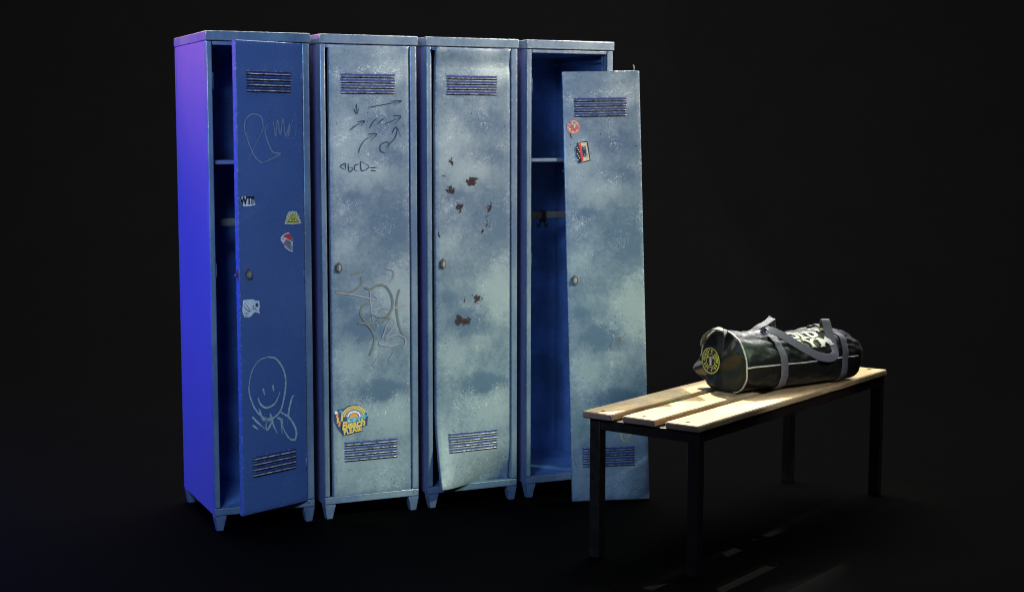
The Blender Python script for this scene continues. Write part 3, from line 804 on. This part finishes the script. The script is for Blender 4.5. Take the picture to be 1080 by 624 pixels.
# straps wrapped round the body
def strap(S, lean_=0.):
    m = MB(); bm = m.bm; rr = []
    N = 70; wd = .031
    for j in range(N + 1):
        th = -1.15 + (PI + 2.0) * j / N
        row = []
        for a in (-1, -.92, 0, .92, 1):
            e = S + a * wd / 2 + lean_ * max(0, math.sin(th)) 
            base = sec(e, th); _, n_ = surf(e, th)
            row.append((base + n_ * (.0018 + (.0016 if abs(a) < .95 else .0) + max(wrinkle(S, th), wrinkle(S - .012, th), wrinkle(S + .012, th))), n_))
        rr.append([bm.verts.new(p) for p, _ in row])
    for j in range(N):
        for a in range(4):
            f = bm.faces.new((rr[j][a], rr[j][a + 1], rr[j + 1][a + 1], rr[j + 1][a])); f.smooth = True
    return m
def stitch(S, th0, th1, lean_=0.):
    m = MB(); h = .0105
    def q(a, t): 
        th = th0 + (th1 - th0) * t; e = S + a * h + lean_ * max(0, math.sin(th)); b = sec(e, th); _, n_ = surf(e, th)
        return b + n_ * (.0040 + max(wrinkle(S, th), wrinkle(S - .012, th), wrinkle(S + .012, th)))
    for A_, B_ in (((-1, 0), (1, 0)), ((1, 0), (1, 1)), ((1, 1), (-1, 1)), ((-1, 1), (-1, 0)), ((-1, 0), (1, 1)), ((1, 0), (-1, 1))):
        m.tube([q(A_[0] + (B_[0] - A_[0]) * k / 8, A_[1] + (B_[1] - A_[1]) * k / 8) for k in range(9)], .0008, 5)
    return m
for S, ln in ((S1, -.018), (S2, .0)):
    s_ = strap(S, ln).build('strap', M_STRAP, bag)
    sd = s_.modifiers.new('thick', 'SOLIDIFY'); sd.thickness = .0022; sd.offset = 1
    stitch(S, -.75, -.45, ln).build('stitching', M_STITCH, s_); stitch(S, .42, .78, ln).build('stitching', M_STITCH, s_)
# carrying handles
def wl(L):
    L = [Vector(v).normalized() for v in L]
    def f(t):
        x = t * (len(L) - 1); i = min(int(x), len(L) - 2); return L[i].lerp(L[i + 1], x - i)
    return f
hx = Vector((1, 0, 0))
m = MB()
m.ribbon([(S1 - .016, .070, .180), (S1 - .024, .085, .206), (S1 - .008, .080, .222), (S1 + .025, .048, .204), (S1 + .055, .012, .178), (S1 + .105, -.010, .146), (S1 + .165, -.016, .118),
          (S1 + .225, -.014, .108), (S1 + .255, -.008, .122), (S1 + .262, .018, .162), (S1 + .268, .046, .208), (S1 + .274, .066, .240), (S1 + .288, .090, .226), (S2 - .012, .105, .196)], .033,
         wl([(.9, -.3, 0), (.9, -.3, 0), (.8, .2, .4), (.5, .3, .7), (.35, .35, .8), (.25, .3, .9), (.12, .3, .95), (-.1, .3, .95), (-.6, .4, .7), (-.83, .5, .1), (-.83, .55, 0), (-.88, .45, 0), (-.92, .3, 0), (-1, 0, 0)]), .0032, 0, 12)
m.build('handle', M_STRAP, bag)
m = MB()
m.ribbon([(S1 - .01, .165, .200), (S1 + .012, .150, .222), (S1 + .045, .150, .232), (S1 + .085, .160, .246), (S1 + .105, .175, .240), (S1 + .16, .215, .190), (S1 + .24, .235, .165), (S2 - .03, .20, .185), (S2, .165, .190)], .030,
         lambda t: (.1, 1, .3), .0032, 0, 12)
m.build('handle', M_STRAP, bag)
# short grab handle over the end and its dark anchoring tab
m = MB()
m.ribbon([(-.020, .215, .165), (-.030, .195, .196), (-.034, .165, .218), (-.030, .135, .232), (-.010, .118, .228)], .030, lambda t: (1, .25, .1), .005, 0, 8)
g1 = m.build('grab_handle', simple('sage webbing', (.20, .22, .19), .55, 0, 300, .3, .5, bscale=700), bag)
m = MB()
m.ribbon([(-.004, .112, .226), (-.022, .108, .205), (-.026, .112, .170), (-.024, .118, .128)], .034, lambda t: (0, -1, 0), .003, 0, 8)
m.build('anchor_tab', M_BLACKSTRAP, g1)
# printed lettering, wrapped on the front upper side
def wrap(vs, fs, e0, th0, mi, mb, off):
    """x along the bag, y up the curve"""
    def f(v):
        th = th0 + v.y / .115
        return surf(e0 + v.x, th, off)[0]
    V = [mb.bm.verts.new(f(v)) for v in vs]
    for f_ in fs:
        try: mb.bm.faces.new([V[i] for i in f_]).material_index = mi
        except ValueError: pass
def slab_text(mb, s, size, e0, th0, sp, sx=1.):
    x = -(len(s) - 1) * sp / 2
    for ch in s:
        for bold, mi, off in ((.0034, 1, .0040), (.0014, 0, .0052)):
            vs, fs = text_mesh(ch, size, bold)
            # refine so that letters bend with the cloth
            bm_ = bmesh.new(); VV = [bm_.verts.new(v) for v in vs]
            for f_ in fs:
                try: bm_.faces.new([VV[i] for i in f_])
                except ValueError: pass
            hgt_ = size * .36
            if ch in 'GOLDYM':
                for sx_ in ((-1, 1) if ch in 'YM' else (-1,) if ch in 'LD' else ()):
                    for sy_ in (-1, 1):
                        w_ = size * (.12 if bold < .003 else .15); h_ = size * (.042 if bold < .003 else .062)
                        cx_ = sx_ * size * (.30 if ch in 'M' else .24 if ch == 'Y' else .20); 
                        if ch == 'Y' and sy_ < 0: cx_ = 0
                        q_ = [bm_.verts.new((cx_ + a * w_, sy_ * (hgt_ - size * .03) + b * h_, 0)) for a, b in ((-1, -1), (1, -1), (1, 1), (-1, 1))]
                        bm_.faces.new(q_)
            bmesh.ops.triangulate(bm_, faces=bm_.faces)
            bmesh.ops.subdivide_edges(bm_, edges=[e for e in bm_.edges if e.calc_length() > .006], cuts=2)
            bmesh.ops.triangulate(bm_, faces=bm_.faces)
            bm_.verts.index_update()
            wrap([Vector((v.co.x * sx + x, v.co.y, 0)) for v in bm_.verts], [[v.index for v in f_.verts] for f_ in bm_.faces], e0, th0, mi, mb, off)
            bm_.free()
        x += sp * (1 if ch != "'" else .6)
m = MB(); slab_text(m, "GOLD'S", .060, .362, 1.13, .050, 1.12); slab_text(m, "GYM", .058, .342, .70, .074, 1.45)
m.build('printed_lettering', [M_PRINT, M_PRINTY], bag)
# round emblem on the end panel
EM = Vector((-.030, .158, .112))
em = MB()
def eq(y, z, o=0): return (y, z)
def eflat(pts, mi, layer): em.prism([(EM.y - a, EM.z + b) for a, b in pts], 'x', EM.x - .0005 * layer - .0001, EM.x - .0005 * (layer - 1) - .0001, mi)
def earc(r0, r1, mi, layer, n=40, a0=0, a1=2 * PI):
    for k in range(n):
        a, b = a0 + (a1 - a0) * k / n, a0 + (a1 - a0) * (k + 1) / n
        eflat([(r * math.cos(q_), r * math.sin(q_)) for r, q_ in ((r0, a), (r1, a), (r1, b), (r0, b))], mi, layer)
eflat(ell(0, 0, .050, .050, 40), 1, 1)
earc(.0445, .0485, 0, 2); earc(.0225, .0250, 0, 2)
def ewrite(s, size, rot_c, r, mi, layer, bold):
    for k, ch in enumerate(s):
        a = rot_c[0] + (rot_c[1] - rot_c[0]) * k / max(1, len(s) - 1)
        vs, fs = text_mesh(ch, size, bold)
        up_ = 1 if math.sin(a) > -.01 else -1
        ang = a - PI / 2 if up_ > 0 else a + PI / 2
        c, s_ = math.cos(ang), math.sin(ang)
        V = [em.bm.verts.new((EM.x - .0005 * layer, EM.y - (r * math.cos(a) + v.x * c - v.y * s_), EM.z + r * math.sin(a) + v.x * s_ + v.y * c)) for v in vs]
        for f_ in fs:
            try: em.bm.faces.new([V[i] for i in f_]).material_index = mi
            except ValueError: pass
ewrite("GOLD'S GYM", .017, (PI * .98, PI * .02), .0345, 0, 2.5, .0012)
ewrite("EST 1965", .015, (PI * 1.14, PI * 1.86), .0345, 0, 2.5, .0010)
eflat(ell(0, 0, .0205, .0205, 30), 2, 2)
# generic weightlifter figure
eflat(ell(0, .007, .0035, .0042, 12), 3, 3); eflat([(-.006, .002), (.006, .002), (.004, -.010), (.006, -.018), (.002, -.018), (0, -.011), (-.002, -.018), (-.006, -.018), (-.004, -.010)], 3, 3)
eflat([(-.016, .0125), (.016, .0125), (.016, .0145), (-.016, .0145)], 3, 3.4); eflat([(-.010, .012), (-.008, .012), (-.005, .001), (-.007, .001)], 3, 3); eflat([(.010, .012), (.008, .012), (.005, .001), (.007, .001)], 3, 3)
eflat(ell(-.015, .0135, .0022, .006, 12), 3, 3.8); eflat(ell(.015, .0135, .0022, .006, 12), 3, 3.8)
em.build('round_emblem', [M_PRINTY, M_BLACKSTRAP, M_BLACKSTRAP, M_PRINT], bag)

# ------------------------------------------------------------ studio sweep
m = MB(); bm = m.bm
prof = [(-14, 0)] + [(8.6, 0)] + [(8.6 + 3 * math.sin(a), 3 - 3 * math.cos(a)) for a in [PI / 2 * k / 20 for k in range(1, 21)]] + [(11.6, 14)]
A_ = [bm.verts.new((-16, y, z)) for y, z in prof]; B_ = [bm.verts.new((16, y, z)) for y, z in prof]
for i in range(len(prof) - 1):
    f = bm.faces.new((A_[i], B_[i], B_[i + 1], A_[i + 1])); f.smooth = True
flo = m.build('floor', simple('matt black studio floor', (.0009, .0009, .0009), .8, 0, 3, .05, .0, .010)); tag(flo, kind='structure')
# ------------------------------------------------------------ lamps
def aim(o, p, t):
    o.location = p; o.rotation_euler = (Vector(t) - Vector(p)).to_track_quat('-Z', 'Y').to_euler()
def shutters(o, u0, u1, v0, v1, su, sv=None, skew=0.):
    """framing shutters of a profile spotlight: light leaves only inside a soft-edged window (tangents from the lamp axis)"""
    l = o.data; l.use_nodes = True; t = l.node_tree; t.nodes.clear(); sv = sv or su
    out = t.nodes.new('ShaderNodeOutputLight'); em = t.nodes.new('ShaderNodeEmission'); t.links.new(em.outputs[0], out.inputs[0])
    tc = t.nodes.new('ShaderNodeTexCoord'); sp = t.nodes.new('ShaderNodeSeparateXYZ'); t.links.new(tc.outputs['Normal'], sp.inputs[0])
    ab = t.nodes.new('ShaderNodeMath'); ab.operation = 'ABSOLUTE'; t.links.new(sp.outputs[2], ab.inputs[0])
    prod = None
    for ax, lo, hi, s in ((0, u0, u1, su), (1, v0, v1, sv)):
        dv = t.nodes.new('ShaderNodeMath'); dv.operation = 'DIVIDE'; t.links.new(sp.outputs[ax], dv.inputs[0]); t.links.new(ab.outputs[0], dv.inputs[1])
        if ax == 0: du = dv
        elif skew:
            ma = t.nodes.new('ShaderNodeMath'); ma.operation = 'MULTIPLY_ADD'; t.links.new(du.outputs[0], ma.inputs[0]); ma.inputs[1].default_value = -skew; t.links.new(dv.outputs[0], ma.inputs[2]); dv = ma
        for a, b in ((lo - s, lo + s), (hi + s, hi - s)):
            mr = t.nodes.new('ShaderNodeMapRange'); mr.interpolation_type = 'SMOOTHSTEP'; t.links.new(dv.outputs[0], mr.inputs[0])
            mr.inputs[1].default_value = a; mr.inputs[2].default_value = b
            if prod is None: prod = mr.outputs[0]
            else:
                mu = t.nodes.new('ShaderNodeMath'); mu.operation = 'MULTIPLY'; t.links.new(prod, mu.inputs[0]); t.links.new(mr.outputs[0], mu.inputs[1]); prod = mu.outputs[0]
    t.links.new(prod, em.inputs['Strength'])
def tang(p, t, q):
    """tangents of q as seen from a lamp at p aimed at t"""
    M = (Vector(t) - Vector(p)).to_track_quat('-Z', 'Y').to_matrix(); v = M.inverted() @ (Vector(q) - Vector(p))
    return v.x / -v.z, v.y / -v.z
def spot(name, p, t, col, e, ang, blend=.3, rad=.1):
    l = bpy.data.lights.new(name, 'SPOT'); l.color = col; l.energy = e; l.spot_size = math.radians(ang); l.spot_blend = blend; l.shadow_soft_size = rad
    o = bpy.data.objects.new(name, l); COL.objects.link(o); aim(o, p, t); return o
def area(name, p, t, col, e, sx, sy):
    l = bpy.data.lights.new(name, 'AREA'); l.color = col; l.energy = e; l.shape = 'RECTANGLE'; l.size = sx; l.size_y = sy
    o = bpy.data.objects.new(name, l); COL.objects.link(o); aim(o, p, t); return o
L2 = (O + Vector((math.cos(T), math.sin(T), 0)) * .412)
# blue and violet wash from behind left, shaded from the bench by the lockers themselves
area('blue_side_lamp', (-4.0, 6.7, .95), (-1.1, 5.7, 1.0), (.028, .020, 1), 104, .7, 1.6)
p, t = (-3.6, 6.5, 2.9), (-1.15, 5.7, 2.25)
o = spot('violet_side_lamp', p, t, (1, .35, .80), 480, 42, 1., .2)
shutters(o, tang(p, t, (-1.18, 5.98, 1.8))[0], 1.2, -1.2, 1.2, .012)
# blue fill over the whole row
p, t = (-1.2, 1.2, 3.0), (-.4, 5.8, 1.0)
o = spot('blue_front_lamp', p, t, (.36, .57, 1), 860, 60, .5, .7)
shutters(o, -.5, tang(p, t, (.52, 5.9, .8))[0] + .01, -.5, .5, .02)
# main lamp on lockers two to four, with a green one low down
p = (4.45, 4.50, 3.5); t = (p[0] - 1, p[1] + .42, p[2])
o = spot('row_lamp', p, t, (1, .91, .80), 1270, 120, .3, .03)
u = tang(p, t, L2)[0]
shutters(o, u, .9, -.712, .4, .006, .02)
p = (4.40, 4.45, 3.45); t = (p[0] - 1, p[1] + .42, p[2])
o = spot('row_lamp_green', p, t, (.62, 1, .58), 900, 120, .3, .03)
u = tang(p, t, L2)[0]; v = tang(p, t, (0, 5.8, .85))[1]
shutters(o, u, .9, -.712, v, .006, .13)
# bench and bag: two lamps high behind the lockers, whose roofs shade the near end of the back plank
def bq(s_, n_, z_): return BM @ Vector((s_, n_, z_))
def bench_lamp(name, p, col, e, s0, s1, soft):
    t = bq(.5, .2, .5)
    o = spot(name, p, t, col, e, 60, .1, .006)
    A = tang(p, t, bq(s0, .0, .5)); B = tang(p, t, bq(s1, .0, .5)); C_ = tang(p, t, bq(s0, .45, .5)); D_ = tang(p, t, bq(s1, .45, .62))
    m_ = (B[1] - A[1]) / (B[0] - A[0])
    vs = [q_[1] - m_ * q_[0] for q_ in (A, B, C_, D_)]
    us = [q_[0] for q_ in (A, B, C_, D_)]
    shutters(o, min(us), max(us), min(vs) + .008, max(vs) + .01, soft, .012, m_)
bench_lamp('bench_lamp_white', (.157, 7.59, 3.90), (1, .91, .82), 1750, -.15, .64, .01)
bench_lamp('bench_lamp_yellow', (.253, 7.47, 3.90), (.95, .80, .10), 270, -.15, 1.6, .01)
o = spot('bag_lamp_green', (-.95, 4.0, 1.0), (.79, 5.46, .61), (.45, 1, .12), 42, 5.2, 1., .02)
o = spot('bag_rim_lamp', (1.6, 8.0, 2.9), (1.0, 5.5, .68), (.92, .96, 1), 260, 8.5, .9, .03)
o = spot('bag_lamp', (2.2, 2.6, 2.9), (1.08, 5.45, .62), (.92, .93, 1), 210, 12, .8, .05)
# backdrop
area('backdrop_lamp', (.5, 8.2, 6.5), (.5, 11.6, 3.4), (.99, .98, 1), 1700, 12, 2)
area('floor_lamp', (.0, 9.5, 5.5), (.0, 6.9, 0), (1, 1, 1), 480, 7, 1)
